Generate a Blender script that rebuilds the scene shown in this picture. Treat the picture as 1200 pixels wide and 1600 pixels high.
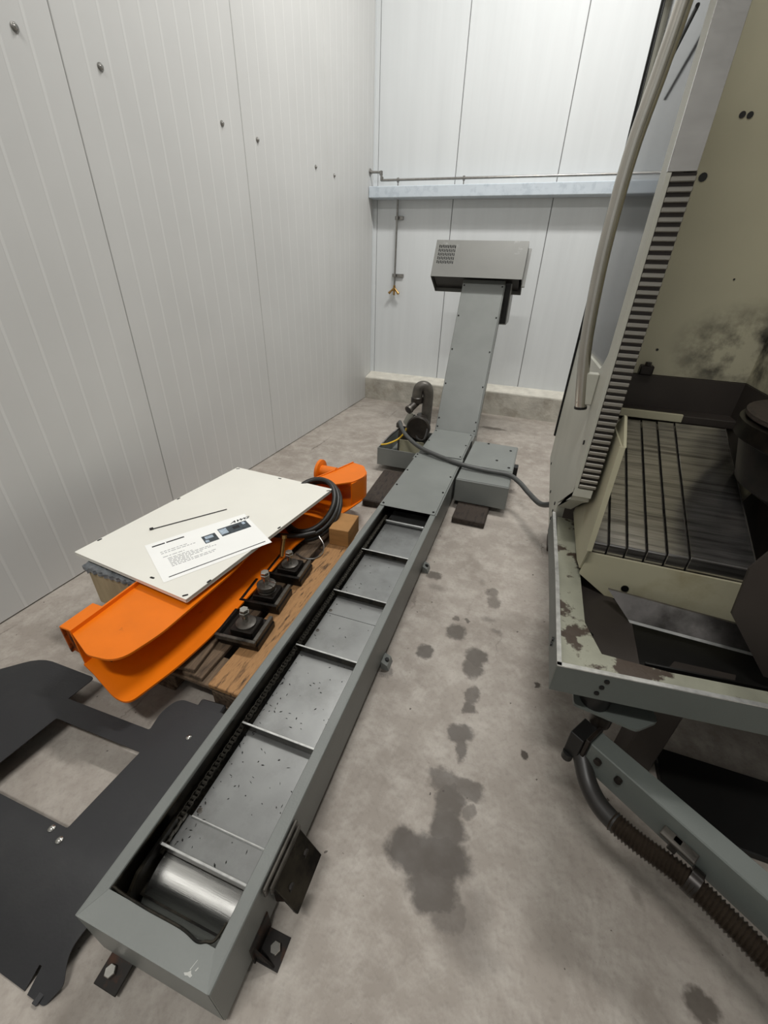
import bpy, bmesh, math, random
from mathutils import Vector, Matrix
from mathutils.geometry import delaunay_2d_cdt

random.seed(7)
for o in list(bpy.data.objects):
    bpy.data.objects.remove(o, do_unlink=True)
SC = bpy.context.scene
COL = SC.collection

# ------------------------------------------------------------------ camera
FPX = 647.39
PITCH, YAW, ROLL = 0.524158, -0.328956, 0.0376987
f = Vector((math.sin(YAW) * math.cos(PITCH), math.cos(YAW) * math.cos(PITCH), -math.sin(PITCH)))
rt = Vector((math.cos(YAW), -math.sin(YAW), 0))
up = rt.cross(f)
rt2 = rt * math.cos(ROLL) + up * math.sin(ROLL)
up2 = -rt * math.sin(ROLL) + up * math.cos(ROLL)
cam = bpy.data.cameras.new('camera')
camo = bpy.data.objects.new('camera', cam)
COL.objects.link(camo)
mw = Matrix((rt2, up2, -f)).transposed().to_4x4()
mw.translation = (0, 0, 1.6)
camo.matrix_world = mw
cam.sensor_fit = 'VERTICAL'
cam.sensor_height = 36
cam.lens = 36 * FPX / 1600
cam.clip_start = 0.02
SC.camera = camo

# ------------------------------------------------------------------ light
w = bpy.data.worlds.new('hall')
SC.world = w
w.use_nodes = True
w.node_tree.nodes['Background'].inputs[0].default_value = (0.93, 0.97, 1.0, 1)
w.node_tree.nodes['Background'].inputs[1].default_value = 0.05


def area(name, loc, sx, sy, power, col=(1, 0.985, 0.95)):
    l = bpy.data.lights.new(name, 'AREA')
    l.shape = 'RECTANGLE'
    l.size = sx
    l.size_y = sy
    l.energy = power
    l.color = col
    o = bpy.data.objects.new(name, l)
    o.location = loc
    COL.objects.link(o)
    return o


area('ceiling_lamp_far', (-0.3, 3.7, 5.8), 1.6, 0.3, 160)
area('ceiling_lamp_near', (-0.6, -1.2, 5.8), 1.6, 0.3, 120)
area('ceiling_lamp_right', (2.8, 3.3, 5.8), 1.6, 0.3, 60)

vs = SC.view_settings
vs.view_transform = 'Standard'
vs.look = 'None'
vs.gamma = 1
vs.use_curve_mapping = False
vs.exposure = 0.12


# ------------------------------------------------------------------ materials
def lin(c):
    r = []
    for v in c:
        v /= 255
        r.append(v / 12.92 if v <= 0.04045 else ((v + 0.055) / 1.055) ** 2.4)
    return (*r, 1)


MATS = {}


def M(name, col, rough=0.5, metal=0.0, var=0.12, scale=9.0, bump=0.0, bscale=60.0, col2=None, mask=(0.5, 0.62),
      mscale=7.0, stretch=(1, 1, 1), rough2=None, spec=0.5, spot=None):
    """noise-varied paint or metal; col2 comes through in worn or stained patches"""
    if name in MATS:
        return MATS[name]
    m = bpy.data.materials.new(name)
    m.use_nodes = True
    nt = m.node_tree
    N, L = nt.nodes, nt.links
    b = N['Principled BSDF']
    b.inputs['Roughness'].default_value = rough
    b.inputs['Metallic'].default_value = metal
    b.inputs['Specular IOR Level'].default_value = spec
    tc = N.new('ShaderNodeTexCoord')
    mp = N.new('ShaderNodeMapping')
    mp.inputs['Scale'].default_value = stretch
    L.new(tc.outputs['Object'], mp.inputs[0])
    n = N.new('ShaderNodeTexNoise')
    n.inputs['Scale'].default_value = scale
    n.inputs['Detail'].default_value = 6
    L.new(mp.outputs[0], n.inputs['Vector'])
    r = N.new('ShaderNodeValToRGB')
    c = lin(col)
    r.color_ramp.elements[0].position = 0.3
    r.color_ramp.elements[1].position = 0.7
    r.color_ramp.elements[0].color = tuple(x * (1 - var) for x in c[:3]) + (1,)
    r.color_ramp.elements[1].color = tuple(min(1, x * (1 + var)) for x in c[:3]) + (1,)
    L.new(n.outputs['Fac'], r.inputs[0])
    out = r.outputs[0]
    if col2:
        n2 = N.new('ShaderNodeTexNoise')
        n2.inputs['Scale'].default_value = mscale
        n2.inputs['Detail'].default_value = 8
        n2.inputs['Roughness'].default_value = 0.62
        L.new(mp.outputs[0], n2.inputs['Vector'])
        mr = N.new('ShaderNodeMapRange')
        mr.inputs[1].default_value, mr.inputs[2].default_value = mask
        L.new(n2.outputs['Fac'], mr.inputs[0])
        fac = mr.outputs[0]
        if spot:
            sm = N.new('ShaderNodeMapping')
            sm.vector_type = 'TEXTURE'
            sm.inputs['Location'].default_value = spot[:3]
            sm.inputs['Scale'].default_value = spot[3:6]
            L.new(tc.outputs['Object'], sm.inputs[0])
            sl = N.new('ShaderNodeVectorMath')
            sl.operation = 'LENGTH'
            L.new(sm.outputs[0], sl.inputs[0])
            sr = N.new('ShaderNodeMapRange')
            sr.inputs[1].default_value, sr.inputs[2].default_value = 0.35, 1.0
            sr.inputs[3].default_value, sr.inputs[4].default_value = 1.0, 0.0
            L.new(sl.outputs['Value'], sr.inputs[0])
            sx = N.new('ShaderNodeMath')
            sx.operation = 'MULTIPLY'
            L.new(fac, sx.inputs[0])
            L.new(sr.outputs[0], sx.inputs[1])
            fac = sx.outputs[0]
        mx = N.new('ShaderNodeMix')
        mx.data_type = 'RGBA'
        L.new(fac, mx.inputs['Factor'])
        L.new(out, mx.inputs['A'])
        mx.inputs['B'].default_value = lin(col2)
        out = mx.outputs['Result']
        if rough2 is not None:
            mq = N.new('ShaderNodeMapRange')
            mq.inputs[3].default_value, mq.inputs[4].default_value = rough, rough2
            L.new(mr.outputs[0], mq.inputs[0])
            L.new(mq.outputs[0], b.inputs['Roughness'])
    L.new(out, b.inputs['Base Color'])
    if bump:
        n3 = N.new('ShaderNodeTexNoise')
        n3.inputs['Scale'].default_value = bscale
        n3.inputs['Detail'].default_value = 4
        L.new(mp.outputs[0], n3.inputs['Vector'])
        bp = N.new('ShaderNodeBump')
        bp.inputs['Strength'].default_value = bump
        bp.inputs['Distance'].default_value = 0.01
        L.new(n3.outputs['Fac'], bp.inputs['Height'])
        L.new(bp.outputs[0], b.inputs['Normal'])
    MATS[name] = m
    return m


WALL_L = M('wall_paint_left', (203, 203, 201), 0.42, var=0.03, scale=2, bump=0.05, bscale=9)
WALL_RIB_LIT = M('wall_rib_highlight', (212, 212, 210), 0.42, var=0.02, scale=2)  # wall paint lightened: the highlight on the rib tops is put into the colour
WALL_B = M('wall_paint_back', (210, 213, 214), 0.34, var=0.03, scale=2, bump=0.10, bscale=5, stretch=(6, 6, 0.35))
CEIL = M('ceiling_grey', (150, 150, 150), 0.7, var=0.04, scale=2)
SEAM = M('seam_sealant', (128, 129, 128), 0.7)
KERB = M('kerb_concrete', (176, 172, 162), 0.9, var=0.18, scale=6, bump=0.5, bscale=40, col2=(140, 133, 120), mask=(0.5, 0.75), mscale=4)
MORTAR = M('kerb_mortar', (205, 201, 190), 0.9, var=0.12, scale=9, bump=0.5, bscale=50)
GREY = M('conveyor_grey_paint', (122, 125, 122), 0.38, var=0.06, scale=5, bump=0.06, bscale=160)
GREYD = M('grey_paint_scuffed', (116, 119, 116), 0.40, var=0.08, scale=5, col2=(165, 168, 166), mask=(0.70, 0.76), mscale=5, bump=0.06, bscale=160)
HEADG = M('head_box_paint', (122, 122, 118), 0.36, var=0.05, scale=4, col2=(190, 192, 190), mask=(0.64, 0.78), mscale=3, bump=0.04, bscale=160)
OILY = M('oily_steel', (48, 44, 36), 0.28, metal=0.6, var=0.5, scale=14, col2=(14, 12, 9), mask=(0.42, 0.58), mscale=11)
STEEL = M('bare_steel', (150, 151, 150), 0.30, metal=0.85, var=0.12, scale=7, col2=(120, 120, 118), mask=(0.5, 0.8), mscale=6, rough2=0.38)
STEELB = M('brushed_steel', (214, 213, 210), 0.19, metal=1.0, var=0.08, scale=12, stretch=(1, 18, 18), bump=0.04, bscale=30)
EDGE = M('worn_bright_edge', (205, 205, 202), 0.28, metal=0.55, var=0.2, scale=40)
CHAIN = M('oiled_chain_steel', (110, 106, 98), 0.22, metal=0.9, var=0.3, scale=60)
CHIPPED = M('chipped_paint_white', (178, 178, 173), 0.6)
BLACK = M('near_black', (12, 11, 10), 0.45, var=0.3)  # near-black for oily and black parts, and for the dark fills
SCREW = M('black_screw_steel', (34, 34, 34), 0.35, metal=0.6)
CHROME = M('zinc_bolt_steel', (190, 188, 182), 0.25, metal=0.95, var=0.1, scale=40)
RUST = M('rusted_bracket', (30, 25, 21), 0.6, metal=0.3, var=0.5, scale=20, col2=(70, 40, 20), mask=(0.52, 0.7), mscale=18)
ORANGE = M('orange_paint', (234, 118, 2), 0.40, var=0.06, scale=6, col2=(150, 58, 6), mask=(0.66, 0.78), mscale=9, bump=0.05, bscale=50)
ORANGED = M('orange_paint_worn_edge', (176, 84, 20), 0.5, var=0.3, scale=20, col2=(50, 34, 24), mask=(0.48, 0.6), mscale=18)
CREAM = M('cream_panel_paint', (236, 234, 225), 0.38, var=0.02, scale=4, col2=(190, 187, 178), mask=(0.72, 0.82), mscale=4)
PAPER = M('white_paper', (248, 248, 245), 0.7, var=0.01)
INK = M('black_print', (26, 26, 28), 0.7)
INKG = M('grey_print', (140, 140, 142), 0.8)
PHOTO1 = M('printed_photo_dark', (62, 70, 76), 0.5, var=0.5, scale=60)
PHOTO2 = M('printed_photo_light', (170, 184, 198), 0.5, var=0.3, scale=80)
WOOD = M('pallet_wood_fresh', (170, 128, 84), 0.8, var=0.25, scale=9, stretch=(6, 1, 6), col2=(70, 50, 34), mask=(0.50, 0.66), mscale=9, bump=0.3, bscale=40)
WOODG = M('pallet_wood_weathered', (104, 86, 68), 0.85, var=0.35, scale=9, stretch=(8, 1, 8), col2=(52, 40, 31), mask=(0.5, 0.7), mscale=8, bump=0.4, bscale=40)
WOODD = M('oily_timber', (62, 52, 44), 0.8, var=0.4, scale=9, stretch=(4, 1, 4), col2=(28, 23, 20), mask=(0.45, 0.65), mscale=9, bump=0.4, bscale=40)
BLOCK = M('wood_block_end', (164, 120, 70), 0.75, var=0.18, scale=7, stretch=(1, 1, 5), bump=0.2, bscale=60)
PLY = M('wood_block_pale', (176, 158, 126), 0.8, var=0.15, scale=6, stretch=(5, 1, 1))
FOIL = M('plastic_film', (120, 124, 128), 0.2, var=0.5, scale=18, stretch=(1, 1, 4), spec=0.8)
RUBBER = M('black_rubber_hose', (38, 36, 34), 0.42, var=0.2, scale=20)
CAST = M('greasy_cast_iron', (40, 34, 29), 0.35, metal=0.4, var=0.5, scale=16, col2=(14, 11, 9), mask=(0.42, 0.6), mscale=12)
CASTG = M('greasy_grey_iron', (84, 80, 74), 0.4, metal=0.4, var=0.3, scale=20, col2=(30, 26, 22), mask=(0.5, 0.66), mscale=14)
GUARD = M('black_guard_sheet', (40, 40, 42), 0.5, var=0.14, scale=3, col2=(54, 54, 54), mask=(0.55, 0.8), mscale=2.5, bump=0.05, bscale=120)
PUMP = M('pump_dark_casting', (52, 47, 42), 0.38, metal=0.3, var=0.4, scale=20)
PUMPG = M('pump_grey_pipe', (88, 84, 78), 0.4, metal=0.3, var=0.3, scale=20)
YELLOW = M('yellow_wire', (210, 170, 40), 0.5)
CABLE = M('grey_conduit_sleeve', (70, 71, 70), 0.45, var=0.12, scale=30)
GALV = M('galvanised_beam', (206, 215, 223), 0.38, metal=0.2, var=0.04, scale=10, col2=(192, 202, 211), mask=(0.5, 0.62), mscale=14)
PIPE = M('steel_pipe', (150, 148, 144), 0.3, metal=0.9, var=0.15, scale=30)
BRASS = M('brass', (172, 138, 84), 0.3, metal=0.9, var=0.2, scale=40)
# machine
MGREY = M('machine_grey_paint', (94, 99, 95), 0.42, var=0.06, scale=5, bump=0.05, bscale=160)
MPALE = M('machine_pale_panel', (176, 175, 164), 0.42, var=0.06, scale=4)
BEIGE = M('interior_beige_paint', (176, 171, 146), 0.48, var=0.07, scale=3, col2=(142, 130, 96), mask=(0.55, 0.75), mscale=3)
BEIGEW = M('stained_beige_paint', (174, 169, 146), 0.5, var=0.06, scale=3, col2=(34, 31, 28), mask=(0.40, 0.58), mscale=7, spot=(-.27, .2, 1.37, .26, .5, .20))
TRAYP = M('chipped_tray_paint', (150, 150, 134), 0.5, var=0.12, scale=9, col2=(66, 54, 44), mask=(0.52, 0.56), mscale=9, bump=0.2, bscale=40)
DARKST = M('dark_chute_steel', (62, 56, 52), 0.5, metal=0.35, var=0.14, scale=5)
COVERS = M('ground_cover_steel', (196, 193, 190), 0.22, metal=0.95, var=0.16, scale=16, stretch=(0.6, 14, 14), col2=(120, 117, 115), mask=(0.46, 0.7), mscale=5)
MIRROR = M('polished_stainless', (178, 174, 170), 0.16, metal=1.0, var=0.06, scale=12, bump=0.25, bscale=8, stretch=(1, 1, 3))
RIB = M('anodised_rib', (150, 146, 138), 0.35, metal=0.7, var=0.1, scale=10)
HANDLE = M('satin_handle_tube', (186, 182, 174), 0.22, metal=1.0, var=0.06, scale=10)


def glass_mat():
    m = bpy.data.materials.new('window_polycarbonate')
    m.use_nodes = True
    N, L = m.node_tree.nodes, m.node_tree.links
    N.remove(N['Principled BSDF'])
    t = N.new('ShaderNodeBsdfTransparent')
    t.inputs[0].default_value = (0.90, 0.90, 0.89, 1)
    g = N.new('ShaderNodeBsdfGlossy')
    g.inputs['Roughness'].default_value = 0.08
    fr = N.new('ShaderNodeFresnel')
    fr.inputs[0].default_value = 1.22
    mx = N.new('ShaderNodeMixShader')
    L.new(fr.outputs[0], mx.inputs[0])
    L.new(t.outputs[0], mx.inputs[1])
    L.new(g.outputs[0], mx.inputs[2])
    L.new(mx.outputs[0], N['Material Output'].inputs[0])
    return m


GLASS = glass_mat()


def floor_mat():
    m = bpy.data.materials.new('floor_concrete')
    m.use_nodes = True
    N, L = m.node_tree.nodes, m.node_tree.links
    b = N['Principled BSDF']
    tc = N.new('ShaderNodeTexCoord')
    P = tc.outputs['Object']

    def noise(scale, detail=6, rough=0.6, vec=P):
        n = N.new('ShaderNodeTexNoise')
        n.inputs['Scale'].default_value = scale
        n.inputs['Detail'].default_value = detail
        n.inputs['Roughness'].default_value = rough
        L.new(vec, n.inputs['Vector'])
        return n

    def rng(v, a, b_, c, d, smooth=False):
        r = N.new('ShaderNodeMapRange')
        if smooth:
            r.interpolation_type = 'SMOOTHSTEP'
        for i, x in enumerate((a, b_, c, d)):
            r.inputs[i + 1].default_value = x
        L.new(v, r.inputs[0])
        return r.outputs[0]

    def math_(op, a, c=None):
        k = N.new('ShaderNodeMath')
        k.operation = op
        for i, x in enumerate((a, c)):
            if x is None:
                continue
            if isinstance(x, (int, float)):
                k.inputs[i].default_value = x
            else:
                L.new(x, k.inputs[i])
        return k.outputs[0]

    def mix(fac, a, c):
        x = N.new('ShaderNodeMix')
        x.data_type = 'RGBA'
        L.new(fac, x.inputs['Factor'])
        for s, v in (('A', a), ('B', c)):
            if isinstance(v, tuple):
                x.inputs[s].default_value = v
            else:
                L.new(v, x.inputs[s])
        return x.outputs['Result']

    big = noise(1.3, 4)
    mid = noise(7, 8, 0.7)
    fine = noise(55, 4)
    c = mix(rng(big.outputs['Fac'], 0.3, 0.7, 0, 1), lin((137, 128, 119)), lin((173, 165, 156)))
    c = mix(rng(mid.outputs['Fac'], 0.45, 0.66, 0, 0.6), c, lin((190, 183, 174)))
    c = mix(rng(fine.outputs['Fac'], 0.5, 0.8, 0, 0.35), c, lin((112, 105, 98)))
    # brownish old marks
    old = noise(3.1, 8, 0.7)
    c = mix(rng(old.outputs['Fac'], 0.56, 0.74, 0, 0.5), c, lin((120, 110, 99)))
    # distorted coordinates for stain outlines
    dn = noise(15, 6, 0.6)
    sub = N.new('ShaderNodeVectorMath')
    sub.operation = 'SUBTRACT'
    L.new(dn.outputs['Color'], sub.inputs[0])
    sub.inputs[1].default_value = (0.5, 0.5, 0.5)
    sca = N.new('ShaderNodeVectorMath')
    sca.operation = 'SCALE'
    L.new(sub.outputs[0], sca.inputs[0])
    sca.inputs['Scale'].default_value = 0.085
    ad = N.new('ShaderNodeVectorMath')
    ad.operation = 'ADD'
    L.new(P, ad.inputs[0])
    L.new(sca.outputs[0], ad.inputs[1])
    spots = [  # x, y, rx, ry, strength
        (-0.125, 1.60, 0.052, 0.058, .85), (-0.246, 1.423, 0.042, 0.047, .9), (0.0, 1.47, 0.055, 0.06, .85), (-.005, 1.40, .05, .05, .8),
        (0.005, 1.985, 0.036, 0.045, .6), (0.03, 1.905, 0.036, 0.06, .6), (0.011, 1.26, 0.032, 0.055, .75),
        (0.011, 1.19, 0.034, 0.035, .8), (0.0, 1.06, 0.055, 0.045, .85), (0.015, 1.00, 0.026, 0.055, .8),
        (-0.347, 2.01, 0.045, 0.045, .8), (-0.384, 1.239, 0.026, 0.04, .7), (-0.02, 0.865, 0.065, 0.042, .75),
        (0.055, 0.862, 0.07, 0.034, .75), (0.01, 0.79, 0.055, 0.085, .85), (0.084, 0.797, 0.024, 0.026, .6),
        (0.02, 0.71, 0.062, 0.08, .9), (-0.085, 0.61, 0.075, 0.065, .95), (0.01, 0.63, 0.105, 0.068, .95),
        (0.012, 0.55, 0.085, 0.07, .92), (0.06, 0.515, 0.06, 0.06, .7), (0.11, 0.50, 0.085, 0.075, .5), (0.15, 0.46, 0.085, 0.05, .4),
        (0.72, 0.568, 0.042, 0.036, .8), (0.14, 0.56, 0.05, 0.035, .35), (-0.06, 2.05, 0.024, 0.034, .35),
        (0.02, 1.75, 0.034, 0.024, .5), (0.075, 1.68, 0.03, 0.018, .5), (0.60, 0.76, 0.024, 0.034, .4),
        (0.284, 1.419, 0.016, 0.018, 1), (0.245, 1.064, 0.016, 0.02, 1), (-.09, 1.70, .016, .016, .8), (-.15, 1.69, .018, .016, .7),
        (-0.36, 5.05, 0.16, 0.045, .7), (-0.30, 1.90, 0.05, 0.03, .4), (-0.40, 0.60, 0.05, 0.12, .35)]
    tot = None
    for x, y, rx, ry, s in spots:
        mp = N.new('ShaderNodeMapping')
        mp.vector_type = 'TEXTURE'
        mp.inputs['Location'].default_value = (x, y, 0)
        mp.inputs['Scale'].default_value = (rx, ry, 1)
        L.new(ad.outputs[0], mp.inputs[0])
        ln = N.new('ShaderNodeVectorMath')
        ln.operation = 'LENGTH'
        L.new(mp.outputs[0], ln.inputs[0])
        v = rng(ln.outputs['Value'], *((0.72, 1.2) if s > .55 else (0.25, 1.5)), s, 0, True)
        tot = v if tot is None else math_('MAXIMUM', tot, v)
    c = mix(tot, c, lin((72, 64, 56)))
    # drag scratches along y
    sx = N.new('ShaderNodeMapping')
    sx.inputs['Scale'].default_value = (26, 0.9, 1)
    L.new(ad.outputs[0], sx.inputs[0])
    sn = noise(1.0, 3, 0.5, sx.outputs[0])
    gate = noise(2.2, 3)
    scr = math_('MULTIPLY', rng(sn.outputs['Fac'], 0.655, 0.70, 0, 1), rng(gate.outputs['Fac'], 0.45, 0.6, 0, 0.6))
    c = mix(scr, c, lin((92, 82, 74)))
    # small dark flecks
    fl = noise(38, 2, 0.4)
    c = mix(rng(fl.outputs['Fac'], 0.745, 0.765, 0, 0.8), c, lin((60, 50, 44)))
    L.new(c, b.inputs['Base Color'])
    ro = math_('SUBTRACT', rng(mid.outputs['Fac'], 0.3, 0.7, 0.72, 0.55), math_('MULTIPLY', tot, 0.12))
    L.new(ro, b.inputs['Roughness'])
    bp = N.new('ShaderNodeBump')
    bp.inputs['Strength'].default_value = 0.12
    bp.inputs['Distance'].default_value = 0.01
    L.new(mid.outputs['Fac'], bp.inputs['Height'])
    L.new(bp.outputs[0], b.inputs['Normal'])
    return m


# ------------------------------------------------------------------ builders
def base(o):
    v = Vector((0, 0, 0))
    while o is not None:
        v += o.location
        o = o.parent
    return v


def obj(name, bm, mat, parent=None, local=False, smooth=False, origin=None):
    """link a bmesh given in world coordinates (or in the parent's own frame if local)"""
    bmesh.ops.recalc_face_normals(bm, faces=bm.faces)
    if parent is not None and not local:
        bmesh.ops.translate(bm, verts=bm.verts, vec=-base(parent))
    me = bpy.data.meshes.new(name)
    if parent is None and origin is not None:
        bmesh.ops.translate(bm, verts=bm.verts, vec=-Vector(origin))
    bm.to_mesh(me)
    bm.free()
    for m in (mat if isinstance(mat, (list, tuple)) else [mat]):
        me.materials.append(m)
    if smooth:
        for p in me.polygons:
            p.use_smooth = True
        try:
            me.set_sharp_from_angle(angle=math.radians(38))
        except Exception:
            pass
    o = bpy.data.objects.new(name, me)
    COL.objects.link(o)
    o.parent = parent
    if parent is None and origin is not None:
        o.location = origin
    return o


def thing(name, label, cat, loc=(0, 0, 0), rz=0, group=None):
    o = bpy.data.objects.new(name, None)
    o.empty_display_size = 0.05
    COL.objects.link(o)
    o.location = loc
    o.rotation_euler = (0, 0, rz)
    return tag(o, label, cat, group)


def tag(o, label, cat, group=None):
    o['label'] = label
    o['category'] = cat
    if group:
        o['group'] = group
    return o


def struct(o):
    o['kind'] = 'structure'
    return o


def stuff(o):
    o['kind'] = 'stuff'
    return o


def copy_part(o, parent, loc, rot=None):
    c = o.copy()
    COL.objects.link(c)
    c.parent = parent
    c.location = loc
    if rot:
        c.rotation_euler = rot
    return c


def box(x0, x1, y0, y1, z0, z1, bev=0.0, bm=None, seg=1):
    new = bmesh.new()
    r = bmesh.ops.create_cube(new, size=1)
    for v in new.verts:
        v.co = Vector(((x0 + x1) / 2 + v.co.x * (x1 - x0), (y0 + y1) / 2 + v.co.y * (y1 - y0), (z0 + z1) / 2 + v.co.z * (z1 - z0)))
    if bev:
        bmesh.ops.bevel(new, geom=list(new.edges), offset=bev, segments=seg, affect='EDGES', profile=0.5)
    return merge(bm, new)


def merge(bm, new):
    if bm is None:
        return new
    me = bpy.data.meshes.new('tmp')
    new.to_mesh(me)
    new.free()
    bm.from_mesh(me)
    bpy.data.meshes.remove(me)
    return bm


def prism(pts, axis, a, b, bm=None, bev=0.0):
    """polygon (two coordinates) extruded along axis from a to b; axis x: pts (y,z); y: (x,z); z: (x,y)"""
    new = bmesh.new()

    def P(p, t):
        return {'x': (t, p[0], p[1]), 'y': (p[0], t, p[1]), 'z': (p[0], p[1], t)}[axis]
    v0 = [new.verts.new(P(p, a)) for p in pts]
    v1 = [new.verts.new(P(p, b)) for p in pts]
    n = len(pts)
    new.faces.new(v0)
    new.faces.new(v1[::-1])
    for i in range(n):
        new.faces.new((v0[i], v0[(i + 1) % n], v1[(i + 1) % n], v1[i]))
    if bev:
        bmesh.ops.bevel(new, geom=list(new.edges), offset=bev, segments=1, affect='EDGES')
    return merge(bm, new)


def inside(p, poly):
    c = False
    j = len(poly) - 1
    for i in range(len(poly)):
        a, b = poly[i], poly[j]
        if (a[1] > p[1]) != (b[1] > p[1]) and p[0] < (b[0] - a[0]) * (p[1] - a[1]) / (b[1] - a[1]) + a[0]:
            c = not c
        j = i
    return c


def plate(outer, holes, t, fn=None, extra=(), bm=None):
    """flat plate with holes in (u,v), thickness t downwards, mapped by fn(u,v,w)->xyz"""
    fn = fn or (lambda u, v, w: (u, v, w))
    pts, edges = [], []
    for loop in [outer] + list(holes):
        k = len(pts)
        pts += [Vector(p) for p in loop]
        edges += [(k + i, k + (i + 1) % len(loop)) for i in range(len(loop))]
    pts += [Vector(p) for p in extra if inside(p, outer) and not any(inside(p, h) for h in holes)]
    r = delaunay_2d_cdt(pts, edges, [], 0, 1e-6)
    V, F = r[0], r[2]
    new = bmesh.new()
    top = [new.verts.new(fn(v.x, v.y, 0)) for v in V]
    bot = [new.verts.new(fn(v.x, v.y, -t)) for v in V]
    cnt = {}
    keep = []
    for fc in F:
        c = sum((V[i] for i in fc), Vector((0, 0))) / len(fc)
        if inside(c, outer) and not any(inside(c, h) for h in holes):
            keep.append(fc)
            for i in range(len(fc)):
                e = (fc[i], fc[(i + 1) % len(fc)])
                cnt[e] = 1
    for fc in keep:
        new.faces.new([top[i] for i in fc])
        new.faces.new([bot[i] for i in reversed(fc)])
    for (a, b) in cnt:
        if (b, a) not in cnt:
            new.faces.new((top[b], top[a], bot[a], bot[b]))
    bmesh.ops.delete(new, geom=[v for v in new.verts if not v.link_faces], context='VERTS')
    return merge(bm, new)


def smooth_path(pts, n=8, closed=False):
    P = [Vector(p) for p in pts]
    out = []
    m = len(P)
    for i in range(m if closed else m - 1):
        p0 = P[(i - 1) % m] if closed or i > 0 else P[0] * 2 - P[1]
        p1, p2 = P[i], P[(i + 1) % m]
        p3 = P[(i + 2) % m] if closed or i + 2 < m else P[-1] * 2 - P[-2]
        for k in range(n):
            t = k / n
            out.append(0.5 * ((2 * p1) + (p2 - p0) * t + (2 * p0 - 5 * p1 + 4 * p2 - p3) * t * t + (3 * p1 - p0 - 3 * p2 + p3) * t ** 3))
    if not closed:
        out.append(P[-1].copy())
    return out


def tube(path, r, seg=10, bm=None, closed=False, caps=True):
    """r: number or function of index"""
    new = bmesh.new()
    P = [Vector(p) for p in path]
    n = len(P)
    rings = []
    prev = None
    for i in range(n):
        if closed:
            d = P[(i + 1) % n] - P[i - 1]
        else:
            d = P[min(i + 1, n - 1)] - P[max(i - 1, 0)]
        d.normalize()
        if prev is None:
            a = Vector((0, 0, 1)) if abs(d.z) < 0.9 else Vector((1, 0, 0))
            u = d.cross(a).normalized()
        else:
            u = (prev - d * prev.dot(d)).normalized()
        prev = u
        v = d.cross(u)
        rr = r(i) if callable(r) else r
        rings.append([new.verts.new(P[i] + (u * math.cos(t) + v * math.sin(t)) * rr) for t in [2 * math.pi * k / seg for k in range(seg)]])
    for i in range(n if closed else n - 1):
        A, B = rings[i], rings[(i + 1) % n]
        for k in range(seg):
            new.faces.new((A[k], A[(k + 1) % seg], B[(k + 1) % seg], B[k]))
    if caps and not closed:
        new.faces.new(rings[0][::-1])
        new.faces.new(rings[-1])
    return merge(bm, new)


def cyl(a, b, r, seg=16, bm=None, r2=None):
    rr = [r, r if r2 is None else r2]
    return tube([a, b], lambda i: rr[i], seg, bm)


def lathe(prof, c, seg=20, bm=None, axis='z'):
    """prof: (radius, height) pairs around c"""
    new = bmesh.new()
    rings = []
    for r, h in prof:
        ring = []
        for k in range(seg):
            t = 2 * math.pi * k / seg
            a, b = r * math.cos(t), r * math.sin(t)
            p = {'z': (a, b, h), 'x': (h, a, b), 'y': (a, h, b)}[axis]
            ring.append(new.verts.new(Vector(c) + Vector(p)))
        rings.append(ring)
    for A, B in zip(rings, rings[1:]):
        for k in range(seg):
            new.faces.new((A[k], A[(k + 1) % seg], B[(k + 1) % seg], B[k]))
    new.faces.new(rings[0][::-1])
    new.faces.new(rings[-1])
    return merge(bm, new)


def hexnut(c, r, h, bm=None):
    return lathe([(r * 0.9, 0), (r, h * 0.12), (r, h * 0.88), (r * 0.9, h)], c, 6, bm)


def fillet(poly, rads, n=6):
    """round polygon corners"""
    out = []
    m = len(poly)
    for i, p in enumerate(poly):
        r = rads[i] if isinstance(rads, (list, tuple)) else rads
        p = Vector(p)
        if r <= 0:
            out.append(tuple(p))
            continue
        a = (Vector(poly[i - 1]) - p)
        b = (Vector(poly[(i + 1) % m]) - p)
        r_ = min(r, a.length * 0.49, b.length * 0.49)
        s, e = p + a.normalized() * r_, p + b.normalized() * r_
        for k in range(n + 1):
            t = k / n
            out.append(tuple(s * (1 - t) ** 2 + p * 2 * t * (1 - t) + e * t * t))
    return out


def xform(bm, mat):
    bmesh.ops.transform(bm, matrix=mat, verts=bm.verts)
    return bm


# ================================================================== THE ROOM
XL, YB = -2.29, 5.88
bm = bmesh.new()
q = [bm.verts.new(p) for p in ((XL - 0.3, -4.1, 0), (5.5, -4.1, 0), (5.5, YB + 0.3, 0), (XL - 0.3, YB + 0.3, 0))]
bm.faces.new(q)
floor = struct(obj('floor', bm, floor_mat()))

# left wall: a backing sheet with profiled sandwich panels
wl = struct(obj('wall_left', box(XL - 0.10, XL - 0.012, -4.0, YB + 0.1, 0, 6.2), SEAM))


def left_panel(y0, y1):
    n = 10
    wd = (y1 - y0) / n
    prof = []
    g = 0.0018
    prof.append((XL - 0.011, y0 + g))
    prof.append((XL - 0.003, y0 + g))
    prof.append((XL, y0 + g + 0.003))
    for k in range(1, n):
        c = y0 + k * wd
        prof += [(XL, c - 0.010), (XL + 0.0008, c - 0.006), (XL + 0.0008, c + 0.006), (XL, c + 0.010)]
    prof += [(XL, y1 - g - 0.003), (XL - 0.003, y1 - g), (XL - 0.011, y1 - g)]
    return prism(prof, 'z', 0.008, 6.19)


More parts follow.
